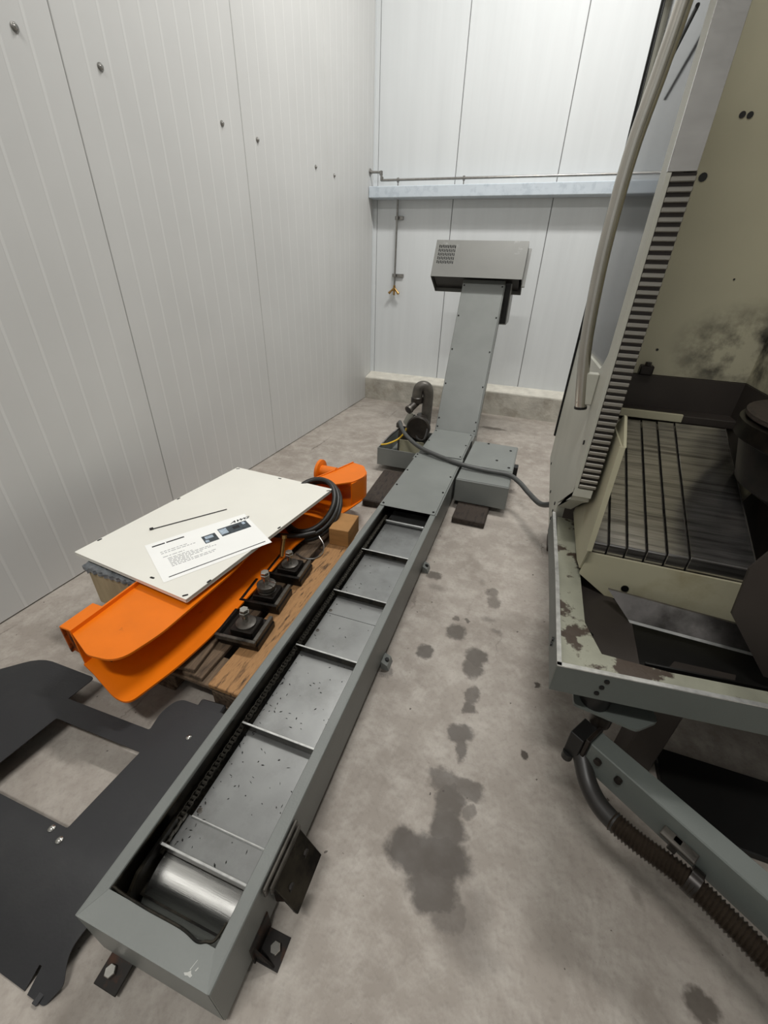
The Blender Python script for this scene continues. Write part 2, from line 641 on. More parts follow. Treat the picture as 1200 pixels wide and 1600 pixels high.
ys = [1.98 + 1.325 * k for k in range(-5, 4)]
ys[-1] = YB + 0.02
for a, b in zip(ys, ys[1:]):
    o = obj('wall_panel', left_panel(a, b), [WALL_L, WALL_RIB_LIT], wl)
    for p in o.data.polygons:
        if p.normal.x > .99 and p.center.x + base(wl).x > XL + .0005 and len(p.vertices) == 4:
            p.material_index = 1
b0 = None
for y in (1.792, 2.182, 3.078, 3.476, 4.384, 4.774, 0.88, 0.50):
    if b0 is None:
        bm = lathe([(0.017, 0), (0.017, 0.003), (0.012, 0.004), (0.011, 0.010), (0.007, 0.014)], (0, 0, 0), 14, axis='x')
        b0 = obj('bolt', bm, PIPE, wl, local=True, smooth=True)
        b0.location = (XL, y, 2.42)
    else:
        copy_part(b0, wl, (XL, y, 2.42))

# back wall
wb = struct(obj('wall_back', box(XL - 0.1, 5.5, YB + 0.012, YB + 0.1, 0.0, 6.2), SEAM))
xs = [-2.245, -1.305, -0.202, 0.90, 2.0, 3.1, 4.2, 5.3]
for a, b in zip(xs, xs[1:]):
    prof = [(a + .004, YB + .011), (a + .004, YB + .003), (a + .007, YB), (b - .007, YB), (b - .004, YB + .003), (b - .004, YB + .011)]
    obj('wall_panel', prism(prof, 'z', 0.335, 6.19), WALL_B, wb)
struct(obj('trim_1', prism([(XL + .001, YB + .01), (XL + .001, YB - .045), (XL + .004, YB - .045), (XL + .004, YB - .004), (XL + .045, YB - .004), (XL + .045, YB + .01)], 'z', 0.32, 6.19), WALL_B))
kb = struct(obj('baseboard_back', prism([(5.645, 0), (5.645, 0.285), (5.653, 0.296), (YB + .01, 0.30), (YB + .01, 0)], 'x', XL + .002, 5.4), KERB))
obj('mortar_cap', prism([(5.66, 0.296), (5.68, 0.306), (YB - .01, 0.342), (YB + .009, 0.342), (YB + .009, 0.29), (5.66, 0.29)], 'x', XL + .003, 5.4), MORTAR, kb)

struct(obj('wall_right', box(5.5, 5.6, -4.0, YB + .1, 0, 6.2), CEIL))
struct(obj('wall_front', box(XL - .1, 5.6, -4.1, -4.0, 0, 6.2), WALL_B))
struct(obj('ceiling', box(XL - .1, 5.6, -4.1, YB + .1, 6.2, 6.3), CEIL))

# galvanised wall rail
rail = thing('wall_beam', 'long pale galvanised steel channel beam across the back wall', 'beam', (1.0, 5.79, 2.36))
obj('channel', prism([(5.70, 2.365), (5.70, 2.463), (5.706, 2.469), (5.872, 2.469), (5.872, 2.46), (5.71, 2.457), (5.71, 2.371), (5.872, 2.368), (5.872, 2.359), (5.706, 2.359)], 'x', XL + .006, 5.2), GALV, rail)

# air pipes
ap = thing('air_pipe', 'thin steel pipe running above the wall beam', 'pipe', (-1.0, 5.74, 2.53))
path = [(XL + .01, 5.74, 2.606), (-2.19, 5.74, 2.603), (-2.155, 5.74, 2.595), (-2.145, 5.74, 2.565), (-2.14, 5.74, 2.545), (-2.115, 5.74, 2.53), (-2.05, 5.74, 2.528), (-1.0, 5.74, 2.527), (0.4, 5.74, 2.525), (5.0, 5.74, 2.52)]
obj('pipe', tube(smooth_path(path, 5), 0.0125, 10), PIPE, ap, smooth=True)
for c in ((-2.15, 5.74, 2.594), (-2.14, 5.74, 2.54)):
    obj('elbow', lathe([(0.014, -0.022), (0.019, -0.018), (0.019, 0.018), (0.014, 0.022)], c, 12), PIPE, ap, smooth=True)
obj('wall_flange', lathe([(0.035, 0), (0.035, 0.004), (0.018, 0.006), (0.018, 0.02)], (XL + .004, 5.74, 2.606), 16, axis='x'), PIPE, ap, smooth=True)
for x in (-1.94, -1.175, 0.8):
    bm = lathe([(0.019, -0.012), (0.022, -0.010), (0.022, 0.010), (0.019, 0.012)], (x, 5.74, 2.527), 14, axis='x')
    cyl((x, 5.74, 2.51), (x, 5.74, 2.471), 0.006, 8, bm)
    obj('pipe_clamp', bm, PIPE, ap)
dp = thing('drop_pipe', 'short vertical steel pipe hanging below the wall beam', 'pipe', (-1.965, 5.83, 1.45))
obj('pipe', tube([(-1.965, 5.83, 2.355), (-1.965, 5.83, 1.45)], 0.0115, 10), PIPE, dp, smooth=True)
for z, wd in ((2.18, .05), (1.57, .085)):
    bm = box(-1.985 - wd * .3, -1.945 + wd, 5.855, 5.878, z - .018, z + .018, .002)
    lathe([(0.014, -0.014), (0.019, -0.012), (0.019, 0.012), (0.014, 0.014)], (-1.965, 5.83, z), 12, bm)
    cyl((-1.965, 5.84, z), (-1.965, 5.86, z), .007, 8, bm)
    obj('pipe_clamp', bm, PIPE, dp)
ct = thing('brass_coupling', 'brass two way air coupling at the end of the drop pipe', 'coupling', (-1.965, 5.83, 1.37))
bm = lathe([(0.010, .075), (0.016, .07), (0.016, .045), (0.021, .043), (0.021, 0.01), (0.014, 0.0)], (-1.965, 5.83, 1.385), 10)
obj('body', bm, BRASS, ct, smooth=True)
for s in (-1, 1):
    bm = cyl((-1.965, 5.83, 1.43), (-1.965 + s * .055, 5.815, 1.375), .012, 10)
    cyl((-1.965 + s * .05, 5.816, 1.380), (-1.965 + s * .068, 5.812, 1.362), .016, 10, bm)
    obj('outlet', bm, BRASS, ct, smooth=True)
obj('outlet', cyl((-1.965, 5.83, 1.39), (-1.965, 5.825, 1.345), .012, 10), BRASS, ct, smooth=True)

# ================================================================== CHIP CONVEYOR
CX, CY, CRZ = -0.588, 0.118, 0.0165
cv = thing('chip_conveyor', 'long grey chip conveyor with open trough and raised discharge neck', 'conveyor', (CX, CY, 0), CRZ)


def cobj(name, bm, mat, parent=None, **k):
    return obj(name, bm, mat, parent or cv, local=True, **k)


YE = 3.86     # where the neck starts
CZ = .25
for s in (-1, 1):
    # L shaped side: wall and folded rim in one sheet
    prof = [(.194, .035), (.194, .244), (.192, .2485), (.1875, .25), (.159, .25), (.157, .247), (.157, .236), (.160, .236), (.161, .245), (.187, .245), (.189, .242), (.189, .035)]
    new = bmesh.new()
    front = [.001, .001, .001, 0, .062, .062, .062, .062, .062, .0, .001, .001]
    a = [new.verts.new((s * x, front[i], z)) for i, (x, z) in enumerate(prof)]
    b = [new.verts.new((s * x, YE, z)) for x, z in prof]
    n = len(prof)
    new.faces.new(a)
    new.faces.new(b[::-1])
    for i in range(n):
        new.faces.new((a[i], a[(i + 1) % n], b[(i + 1) % n], b[i]))
    cobj('side_panel', new, GREYD)
    cobj('inner_liner', box(*sorted((s * .162, s * .172)), .05, YE - .3, .10, .236), OILY)
# front end: folded sheet cap
cap = [(0.0, .2495), (0.064, .2495), (0.064, .238), (.060, .238), (.060, .245), (.006, .245), (.006, .036), (.16, .036), (.16, .03), (.0, .03)]
cobj('end_cap', prism(cap, 'x', -.1885, .1885), GREY)
cobj('bottom_pan', box(-.188, .188, .12, YE, .03, .036), GREYD)
cobj('rim_seal', tube(smooth_path([(-.15, .30, .247), (-.153, .09, .247), (-.145, .071, .248), (-.05, .066, .249), (.06, .066, .249), (.11, .060, .250), (.13, .066, .250), (.148, .075, .248), (.155, .11, .247)], 5), .0035, 6), OILY, smooth=True)
# drum and guide
cobj('drum', lathe([(.118, 0), (.124, .004), (.124, .286), (.118, .29)], (-.133, .182, .029), 64, axis='x'), STEELB, smooth=True)
cobj('drum_guide', prism([(.08, .10), (.08, .17), (.12, .20), (.26, .20), (.26, .10)], 'x', -.150, -.140, bev=.0015), OILY)
# trough floor
cobj('floor_plate', box(-.137, .158, .20, .292, .145, .150), STEEL)
fp = []
for a, b in ((.292, 1.22), (1.222, 2.30)):
    p = cobj('floor_plate', box(-.125, .158, a, b, .146, .1545, .0008), STEEL)
    for x, y in ((-.112, a + .018), (.145, a + .018), (-.112, b - .12), (.145, b - .12)):
        q_ = lathe([(.0085, 0), (.0085, .0012), (.007, .0016), (.004, .0016), (.0035, .0005)], (x, y, .1545), 14)
        cobj('screw', q_, CASTG, p, smooth=True)
    fp.append(p)
cobj('plate_edge', box(-.125, .158, .289, .293, .146, .1555, .0008), EDGE)
cobj('return_floor', box(-.162, .162, .1, 3.8, .12, .126), OILY)
# flights
fl0 = None
for y in (.197, .582, .967, 1.352, 1.742):
    if fl0 is None:
        bm = box(-.147, .157, -.003, .003, .156, .1875, .0012)
        fl0 = cobj('flight_bar', bm, OILY)
        fl0.location = (0, y, 0)
        e0 = cobj('scraper_edge', box(-.147, .157, -.0035, .0035, .1865, .1895, .001), EDGE, fl0)
        t0 = cobj('flight_tab', box(-.153, -.130, -.014, .016, .160, .166, .001), OILY, fl0)
    else:
        f_ = copy_part(fl0, cv, (0, y, 0))
        copy_part(e0, f_, (0, 0, 0))
        copy_part(t0, f_, (0, 0, 0))
tr = cobj('tie_rod', cyl((-.125, 2.122, .172), (.14, 2.122, .172), .009, 14), STEEL, smooth=True)
for x in (-.128, .142):
    cobj('rod_lug', box(x - .006, x + .006, 2.10, 2.145, .156, .190, .002), OILY, tr)
# chain
bm = bmesh.new()
k = 0
y = .19
while y < 2.2:
    lathe([(.0062, -.006), (.0062, .006)], (-.1455, y, .1665), 7, bm, axis='x')
    o_ = .0095 if k % 2 else .0075
    for s in (-1, 1):
        box(-.1455 + s * o_ - .0011, -.1455 + s * o_ + .0011, y - .001, y + .017, .1600, .1735, 0, bm)
    y += .0155
    k += 1
stuff(cobj('chain', bm, CHAIN))
# swarf left in the trough
bm = bmesh.new()
for i in range(170):
    yy = random.choice([random.uniform(.2, 2.2), random.uniform(.2, 1.0)])
    xx = random.uniform(-.12, .152) if random.random() < .5 else -.125 + abs(random.gauss(0, .025))
    zz = .1552 if yy > .292 else .1505
    l, wd, a = random.uniform(.0015, .0075), random.uniform(.0008, .0025), random.uniform(0, 6.28)
    d, e = Vector((math.cos(a), math.sin(a), 0)) * l, Vector((-math.sin(a), math.cos(a), 0)) * wd
    c = Vector((xx, yy, zz))
    v = [bm.verts.new(c + p) for p in (d, e, -d, -e)]
    t_ = bm.verts.new(c + Vector((0, 0, .0022)) + d * .3)
    for i2 in range(4):
        bm.faces.new((v[i2], v[(i2 + 1) % 4], t_))
    bm.faces.new(v[::-1])
stuff(cobj('metal_chips', bm, BLACK))

# cover plates
scr_mesh = None


def screw(parent, loc, rot=None, r=.0075):
    global scr_mesh
    if scr_mesh is None:
        bm = lathe([(.0075, 0), (.0075, .003), (.0055, .0055), (.003, .0056), (.0028, .003)], (0, 0, 0), 12)
        s_ = cobj('screw', bm, SCREW, parent, smooth=True)
        scr_mesh = s_
        s_.location = loc
        if rot:
            s_.rotation_euler = rot
        return s_
    return copy_part(scr_mesh, parent, loc, rot)


c1 = cobj('cover_plate', box(-.190, .188, 2.172, 3.055, .251, .2565, .002), GREY)
for y in (2.20, 2.50, 2.78):
    for x in (-.172, .172):
        screw(c1, (x, y, .2565))
cobj('cover_edge_strip', box(.1885, .1985, 2.172, 3.82, .236, .2525, .002), GREYD)
cobj('joint_strip', box(-.205, .205, 3.05, 3.18, .238, .2512, .002), GREYD)
c2 = cobj('cover_plate', box(-.187, .187, 3.175, YE - .002, .253, .2585, .002), GREY)
for x, y in ((.172, 3.21), (.172, 3.5), (.172, 3.8), (-.172, 3.8), (-.172, 3.5)):
    screw(c2, (x, y, .2585))
for x, y in ((-.186, 3.08), (-.186, 3.14)):
    screw(c2, (x, y, .2512))
# neck
TH = math.radians(62)
NM = Matrix.Translation((0, YE, .256)) @ Matrix.Rotation(TH, 4, 'X')    # local y = up the neck, z = outward
XA, XB = -.192, .207


def nobj(name, bm, mat, parent=None, **k):
    return cobj(name, xform(bm, NM), mat, parent, **k)


nobj('neck_body', box(XA - .004, XB + .004, -.10, 1.52, -.19, -.004, .004), GREYD)
nc = nobj('neck_cover', box(XA, XB, .0, 1.452, -.003, .003, .002), GREY)
nobj('neck_edge_strip', box(XB + .001, XB + .010, -.02, 1.45, -.03, -.001, .002), GREYD)
for y in (.03, .115, .46, .80, 1.13, 1.425):
    for x in (XA + .016, XB - .016):
        p = NM @ Vector((x, y, .003))
        screw(nc, p, (TH, 0, 0))
cobj('neck_foot', prism([(3.70, .04), (3.70, .24), (3.90, .26), (4.06, .26), (4.10, .0), (3.80, .0)], 'x', XA, XB), GREYD)
# head box (drive housing), open on the lower side
HX0, HX1, HY0, HY1, HZ0, HZ1 = -.508, .364, 1.455, 1.805, -.20, .092
hb = None
t = .003
holes = []
for r_ in range(5):
    for c_ in range(10):
        u = HX0 + .035 + c_ * .0170
        v = HY1 - .075 - r_ * .037 - (.004 if c_ % 2 else 0)
        holes.append([(u, v), (u + .0095, v), (u + .0095, v + .028), (u, v + .028)])
bm = plate([(HX0, HY0), (HX1, HY0), (HX1, HY1), (HX0, HY1)], holes, t, lambda u, v, w: (u, v, HZ1 + w))
hb = nobj('head_box', bm, HEADG)
nobj('head_side', box(HX0, HX0 + t, HY0, HY1, HZ0, HZ1 - t - .0005), HEADG, hb)
nobj('head_side', plate([(HY0, HZ0), (HY1, HZ0), (HY1, HZ1 - .004), (HY0, HZ1 - .004)], [[(HY0 + .05, .02), (HY1 - .03, .02), (HY1 - .03, .055), (HY0 + .05, .055)]], t, lambda u, v, w: (HX1 + w, u, v)), HEADG, hb)
nobj('head_side_flange', box(HX1 + .001, HX1 + .030, HY0 - .02, HY1 - .01, -.015, .0, .001), HEADG, hb)
nobj('head_top', box(HX0 + .003, HX1 - .003, HY1 - t, HY1, HZ0, HZ1 - t - .0005), HEADG, hb)
nobj('head_back', box(HX0 + .003, HX1 - .003, HY0, HY1 - t, HZ0, HZ0 + t), HEADG, hb)
nobj('dark_infill', box(HX0 + .02, HX1 - .03, HY0 + .03, HY1 - .03, HZ0 + .02, HZ1 - .02), BLACK, hb)  # black block filling the box, standing in for its shaded inside
# discharge chute behind
bm = box(.175, .275, 4.66 - .1, 4.67 - .1, .98, 1.42)
cobj('discharge_chute', prism([(.05, 4.60), (.275, 4.60), (.275, 4.95), (.05, 4.95)], 'z', 1.18, 1.60), HEADG)
bm.free()
cobj('chute_liner', prism([(.06, 4.596), (.266, 4.596), (.266, 4.60), (.06, 4.60)], 'z', 1.19, 1.56), BLACK)
for pts_ in ([(.118, .010), (.123, .007), (.129, .009), (.136, .008), (.139, .012), (.134, .014), (.131, .018), (.126, .013)], [(.127, .018), (.1285, .0175), (.134, .036), (.133, .036)], [(.139, .020), (.1415, .020), (.144, .026), (.142, .027)]):
    cobj('paint_chip', prism(pts_, 'z', .2494, .2499), CHIPPED)
# small fittings on the trough
br = cobj('foot_bracket', xform(box(-.035, .035, -.045, .05, .0, .006, .001), Matrix.Translation((-.125, -.012, .024)) @ Matrix.Rotation(.12, 4, 'X')), RUST)
cobj('bracket_plate', box(-.158, -.092, .035, .041, .03, .10, .001), RUST, br)
cobj('bracket_bolt', hexnut((-.132, -.028, .028), .014, .014), CHROME, br)
br = cobj('foot_bracket', box(.190, .262, .115, .185, .0, .006), RUST)
cobj('bracket_plate', box(.192, .198, .11, .19, .0, .10, .001), RUST, br)
cobj('bracket_bolt', hexnut((.236, .15, .006), .015, .018), CHROME, br)
cobj('bracket_gusset', prism([(.196, .006), (.25, .006), (.196, .08)], 'y', .118, .123), RUST, br)
cl = cobj('clamp_plate', xform(box(0, .125, .21, .35, -.006, .006, .002), Matrix.Translation((.212, 0, .215)) @ Matrix.Rotation(math.radians(60), 4, 'Y')), OILY)
cobj('clamp_bar', box(.196, .206, .19, .36, .20, .238, .003), CASTG, cl)
cobj('clamp_bar', box(.210, .217, .20, .355, .195, .232, .003), CASTG, cl)
for y in (.24, .32):
    cobj('clamp_bolt', cyl((.20, y, .16), (.25, y, .165), .011, 8), RUST, cl)
cobj('clamp_gusset', prism([(.197, .06), (.255, .12), (.235, .18), (.197, .20)], 'y', .225, .232), RUST, cl)
for y, z in ((1.92, .03), (1.15, .03)):
    lg = cobj('side_lug', prism([(.195, .0), (.235, .0), (.225, .03), (.195, .045)], 'y', y - .03, y + .03), GREYD)
    cobj('lug_bolt', hexnut((.215, y, .03), .011, .012), SCREW, lg)

# ================================================================== COOLANT TANK
tk = thing('coolant_tank', 'grey coolant tank lying crosswise under the conveyor', 'tank', (-.62, 3.35, 0.06))
bm = box(-.425, -.022, 2.93, 3.83, .05, .238, .004)
obj('tank_body', bm, GREY, tk)
ld = obj('tank_lid', box(-.422, -.030, 3.235, 3.825, .2385, .244, .002), GREY, tk)
obj('lid_lip', box(-.422, -.026, 2.935, 3.228, .2385, .243, .002), GREYD, tk)
for x, y in ((-.08, 3.70), (-.17, 3.42), (-.06, 3.30), (-.29, 3.80)):
    obj('lid_screw', lathe([(.011, 0), (.011, .004), (.006, .007)], (x, y, .244), 12), SCREW, ld, smooth=True)
obj('tank_latch', box(-.024, .012, 3.36, 3.43, .15, .235, .004), BLACK, tk)
# open tray on the other side
for nm, b_ in (('tray_front', (-1.225, -.843, 3.335, 3.341, .06, .222)), ('tray_side', (-1.225, -1.219, 3.341, 3.93, .06, .222)),
               ('tray_back', (-1.219, -.86, 3.924, 3.93, .06, .222)), ('tray_floor', (-1.219, -.86, 3.341, 3.924, .06, .066))):
    obj(nm, box(*b_, .0008), GREY, tk)
obj('tray_baffle', box(-1.10, -.86, 3.60, 3.606, .066, .23, .0008), BEIGE, tk)
obj('under_channel', box(-.80, -.43, 3.36, 3.80, .002, .028), GREYD, tk)

pp = thing('coolant_pump', 'dark greasy coolant pump with a U shaped outlet pipe beside the neck', 'pump', (-.90, 3.75, .066))
obj('pump_motor', lathe([(.06, 0), (.078, .02), (.078, .16), (.085, .165), (.085, .19), (.07, .20), (.045, .26)], (-.905, 3.74, .20), 24), PUMP, pp, smooth=True)
obj('pump_stand', box(-.98, -.86, 3.69, 3.79, .067, .20, .006), PUMP, pp)
pth = smooth_path([(-.875, 3.78, .36), (-.872, 3.78, .55), (-.872, 3.78, .64), (-.885, 3.77, .695), (-.92, 3.76, .71), (-.955, 3.75, .69), (-.965, 3.745, .63), (-.965, 3.745, .56)], 5)
obj('outlet_pipe', tube(pth, .049, 16), PUMPG, pp, smooth=True)
obj('pipe_collar', lathe([(.050, 0), (.057, .006), (.057, .05), (.050, .056)], (-.965, 3.745, .555), 16), PUMP, pp, smooth=True)
nz = obj('nozzle', cyl((-.965, 3.745, .56), (-1.005, 3.65, .515), .034, 14), PUMP, pp, smooth=True)
obj('nozzle_ring', cyl((-1.003, 3.654, .517), (-1.012, 3.635, .508), .040, 14), CASTG, nz, smooth=True)
obj('nozzle_bore', cyl((-1.012, 3.635, .508), (-1.0125, 3.634, .5075), .030, 14), BLACK, nz)
obj('pump_volute', lathe([(.06, .05), (.105, .045), (.112, .03), (.112, 0), (.10, -.012), (.07, -.006), (.02, -.004)], (-.905, 3.63, .355), 28, axis='y'), PUMP, pp, smooth=True)

pp.location.x -= .03
jb = thing('junction_box', 'small grey terminal bracket standing in the coolant tray', 'box', (-1.10, 3.75, .066))
obj('box_body', box(-1.15, -1.04, 3.70, 3.80, .067, .30, .006), CASTG, jb)
obj('box_flange', prism([(-1.03, .2), (-.97, .2), (-.98, .36), (-1.05, .43), (-1.10, .42), (-1.14, .33)], 'y', 3.82, 3.83), MPALE, jb)
obj('gland', lathe([(.02, 0), (.03, .005), (.03, .04), (.024, .05)], (-1.15, 3.73, .30), 12), CASTG, jb, smooth=True)
tag(obj('yellow_cable', tube(smooth_path([(-1.215, 3.40, .228), (-1.16, 3.43, .235), (-1.09, 3.52, .26), (-1.06, 3.62, .30), (-1.07, 3.70, .308)], 6), .008, 8), YELLOW, smooth=True), 'thin yellow cable looping out of the coolant tray', 'cable')
tag(obj('black_cable', tube(smooth_path([(-1.21, 3.42, .228), (-1.18, 3.50, .27), (-1.13, 3.58, .32), (-1.10, 3.66, .33), (-1.09, 3.72, .31)], 6), .008, 8), RUBBER, smooth=True), 'black cable with a connector at the coolant tray edge', 'cable')
tag(obj('pump_cable', tube(smooth_path([(-1.06, 3.80, .30), (-1.02, 3.79, .42), (-.99, 3.72, .33), (-.93, 3.60, .27), (-.86, 3.56, .275), (-.845, 3.60, .33), (-.85, 3.66, .40)], 6), .010, 8), RUBBER, smooth=True), 'black cable looping around the coolant pump', 'cable')
hose = smooth_path([(-1.15, 3.73, .34), (-1.13, 3.68, .37), (-1.08, 3.58, .355), (-.99, 3.46, .325), (-.84, 3.33, .295), (-.668, 3.24, .281), (-.43, 3.14, .275), (-.22, 3.12, .267), (-.05, 3.10, .27), (.04, 3.02, .26), (.12, 2.88, .25), (.20, 2.68, .28), (.27, 2.55, .36)], 8)
tag(obj('flexible_conduit', tube(hose, .0185, 12), CABLE, smooth=True), 'grey flexible conduit crossing over the conveyor to the machine', 'conduit')

# timbers under the tank
bm = box(-.095, .095, -.28, .33, 0, .058, .008)
o = obj('timber_block', bm, WOODD)
o.location = (-1.01, 2.93, 0)
o.rotation_euler = (0, 0, .06)
tag(o, 'dark oily timber under the open coolant tray', 'timber')
o = obj('timber_block', box(-.12, .12, -.13, .45, 0, .048, .006), WOODD)
o.location = (-.26, 2.80, 0)
tag(o, 'dark oily timber under the closed end of the coolant tank', 'timber')

# ================================================================== PALLET
PX0, PX1, PY0, PY1 = -1.652, -.852, .805, 2.005
pal = thing('pallet', 'wooden pallet under the orange beam and levelling feet', 'pallet', ((PX0 + PX1) / 2, (PY0 + PY1) / 2, 0))
x = PX0
for i, wd in enumerate((.145, .1, .145, .1, .145)):
    obj('top_board', box(x, x + wd, PY0 + (0.012 if i == 3 else 0), PY1, .122, .144, .003), WOOD if i in (4, 0) else WOODG, pal)
    x += wd + .04125
for y in (PY0 + .005, (PY0 + PY1) / 2 - .0725, PY1 - .15):
    obj('cross_board', box(PX0, PX1, y, y + .145, .1, .1215, .003), WOODG, pal)
blk = None
for x in (PX0, (PX0 + PX1) / 2 - .0725, PX1 - .145):
    obj('bottom_board', box(x + .02, x + .125, PY0, PY1, 0, .0215, .003), WOODG, pal)
    for y in (PY0 + .005, (PY0 + PY1) / 2 - .0725, PY1 - .15):
        obj('spacer_block', box(x + .005, x + .14, y, y + .14, .022, .0995, .003), WOODG, pal)
o = obj('timber_offcut', box(-.05, .05, -.11, .11, 0, .022, .003), WOODG)
o.location = (-1.14, .93, .1445)
o.rotation_euler = (0, 0, .12)
tag(o, 'weathered grey plank offcut on the near end of the pallet', 'plank')
o = obj('black_pad', box(-.055, .055, -.05, .05, 0, .09, .006), GUARD)
o.location = (-.95, .73, 0)
o.rotation_euler = (0, 0, .1)
tag(o, 'small black block on the floor at the pallet corner', 'block')
# bearers carrying the beam
for y in (1.05, 1.80):
    tag(obj('timber_bearer', box(-1.47, -1.17, y - .04, y + .04, .1445, .194, .003), WOODD, origin=(-1.32, y, .1445)), 'dark timber bearer on the pallet below the %s part of the orange beam' % ('near' if y < 1.5 else 'far'), 'timber')
o = obj('wood_block', box(-.062, .062, -.10, .10, 0, .115, .003), BLOCK)
o.location = (-.935, 1.985, .1445)
o.rotation_euler = (0, 0, .08)
tag(o, 'light brown wooden block beside the hose coil', 'block')

# ================================================================== ORANGE BEAM
ob = thing('orange_beam', 'orange painted steel channel beam under the cream panel', 'beam', (-1.3, 1.5, .195))
ZT, ZB = .365, .195
web = [(-1.475, .675), (-1.475, 1.5), (-1.42, 1.85), (-1.231, 2.34), (-1.142, 2.60)]


def wall_strip(path, th, z0, z1, bm=None):
    new = bmesh.new()
    P = [Vector((*p, 0)) for p in path]
    L_, R_ = [], []
    for i, p in enumerate(P):
        d = (P[min(i + 1, len(P) - 1)] - P[max(i - 1, 0)]).normalized()
        n = Vector((-d.y, d.x, 0))
        L_.append(p + n * th / 2)
        R_.append(p - n * th / 2)
    ring = L_ + R_[::-1]
    return merge(bm, prism_any(ring, z0, z1, new))


def prism_any(ring, z0, z1, new):
    m = len(ring) // 2
    lo = [new.verts.new((p.x, p.y, z0)) for p in ring]
    hi = [new.verts.new((p.x, p.y, z1)) for p in ring]
    n = len(ring)
    for i in range(m - 1):
        j = n - 1 - i
        new.faces.new((hi[i], hi[i + 1], hi[j - 1], hi[j]))
        new.faces.new((lo[i], lo[j], lo[j - 1], lo[i + 1]))
    for i in range(n):
        new.faces.new((lo[i], lo[(i + 1) % n], hi[(i + 1) % n], hi[i]))
    return new


wp = [(p.x, p.y) for p in smooth_path([(*p, 0) for p in web], 6)]
obj('web', wall_strip(wp, .008, ZB, .383), ORANGE, ob)
tf = fillet([(-1.473, .678), (-1.33, .625), (-1.205, .64), (-1.165, .80), (-1.15, 1.25), (-1.22, 1.72), (-1.41, 1.80), (-1.473, 1.5)], [0, .02, .09, .05, .1, .1, .02, 0])
obj('top_flange', plate(tf, [], .009, lambda u, v, w: (u, v, ZT + w)), ORANGE, ob)
tf2 = fillet([(-1.28, 2.22), (-1.13, 2.20), (-1.015, 2.30), (-.965, 2.43), (-1.045, 2.575), (-1.144, 2.598), (-1.234, 2.34)], [0, .03, .02, .09, .03, 0, 0])
obj('top_flange', plate(tf2, [], .009, lambda u, v, w: (u, v, ZT + .012 + w)), ORANGE, ob)
bf = fillet([(-1.473, .668), (-1.40, .650), (-1.235, .600), (-1.165, .60), (-1.122, .786), (-1.104, .973), (-1.112, 1.30), (-1.13, 1.75), (-1.02, 2.20), (-.975, 2.40), (-1.05, 2.57), (-1.144, 2.598), (-1.234, 2.34), (-1.42, 1.85), (-1.473, 1.5)],
            [0, .0, .04, .06, .05, .1, .1, .1, .05, .05, .03, 0, 0, .05, .05])
obj('bottom_flange', plate(bf, [], .009, lambda u, v, w: (u, v, ZB + .009 + w)), ORANGE, ob)
ep = [(p.x, p.y) for p in smooth_path([(-1.018, 2.285, 0), (-.998, 2.36, 0), (-.982, 2.43, 0), (-.997, 2.495, 0), (-1.045, 2.56, 0)], 5)]
obj('end_plate', wall_strip(ep, .009, ZB + .009, ZT + .003), ORANGE, ob)
st = obj('end_stub', box(-1.565, -1.481, .69, .835, ZT - .018, ZT - .008, .002), ORANGE, ob)
obj('stub_side', box(-1.565, -1.557, .69, .835, ZB + .02, ZT - .019), ORANGED, ob)
obj('stub_face', plate([(-1.556, ZB + .02), (-1.48, ZB + .0), (-1.48, ZT - .019), (-1.556, ZT - .019)], [], .006, lambda u, v, w: (u, .70 - w, v)), ORANGED, ob)
obj('stiffener', prism([(-1.47, ZB + .01), (-1.38, ZB + .01), (-1.44, ZT - .01), (-1.47, ZT - .01)], 'y', .715, .722), ORANGED, ob)
for x in (-1.44, -1.40):
    obj('inner_bolt', cyl((x, .70, .245), (x, .715, .245), .012, 8), CAST, ob)
rf = obj('round_flange', lathe([(.080, -.012), (.084, -.009), (.084, .009), (.080, .012)], (-1.325, 2.43, .345), 28, axis='x'), ORANGE, ob, smooth=True)
obj('flange_neck', cyl((-1.325, 2.43, .345), (-1.20, 2.43, .345), .046, 20), ORANGE, rf, smooth=True)

# things under the panel
o = obj('support_block', box(-1.80, -1.50, .995, 1.16, .1445, .335, .004), PLY, origin=(-1.65, 1.05, .1445))
tag(o, 'tall pale wooden block under the near left side of the cream panel', 'block')
bm = bmesh.new()
nx, ny = 26, 10
vv = [[bm.verts.new((-1.82 + .34 * i / nx, .99 + .004 * math.sin(i * 2.3) + .20 * j / ny, .341 + .006 * math.sin(i * 2.1 + j * 1.3) * (1 if j > 1 else .6) + .005 * random.random() - (.012 * abs(math.sin(i * 1.1)) if j == 0 else 0))) for i in range(nx + 1)] for j in range(ny + 1)]
for j in range(ny):
    for i in range(nx):
        bm.faces.new((vv[j][i], vv[j][i + 1], vv[j + 1][i + 1], vv[j + 1][i]))
r_ = bmesh.ops.extrude_face_region(bm, geom=list(bm.faces))
for g in r_['geom']:
    if isinstance(g, bmesh.types.BMVert):
        g.co.z += .022
tag(obj('plastic_wrap', bm, FOIL, smooth=True), 'crumpled grey plastic film squeezed under the cream panel', 'film')

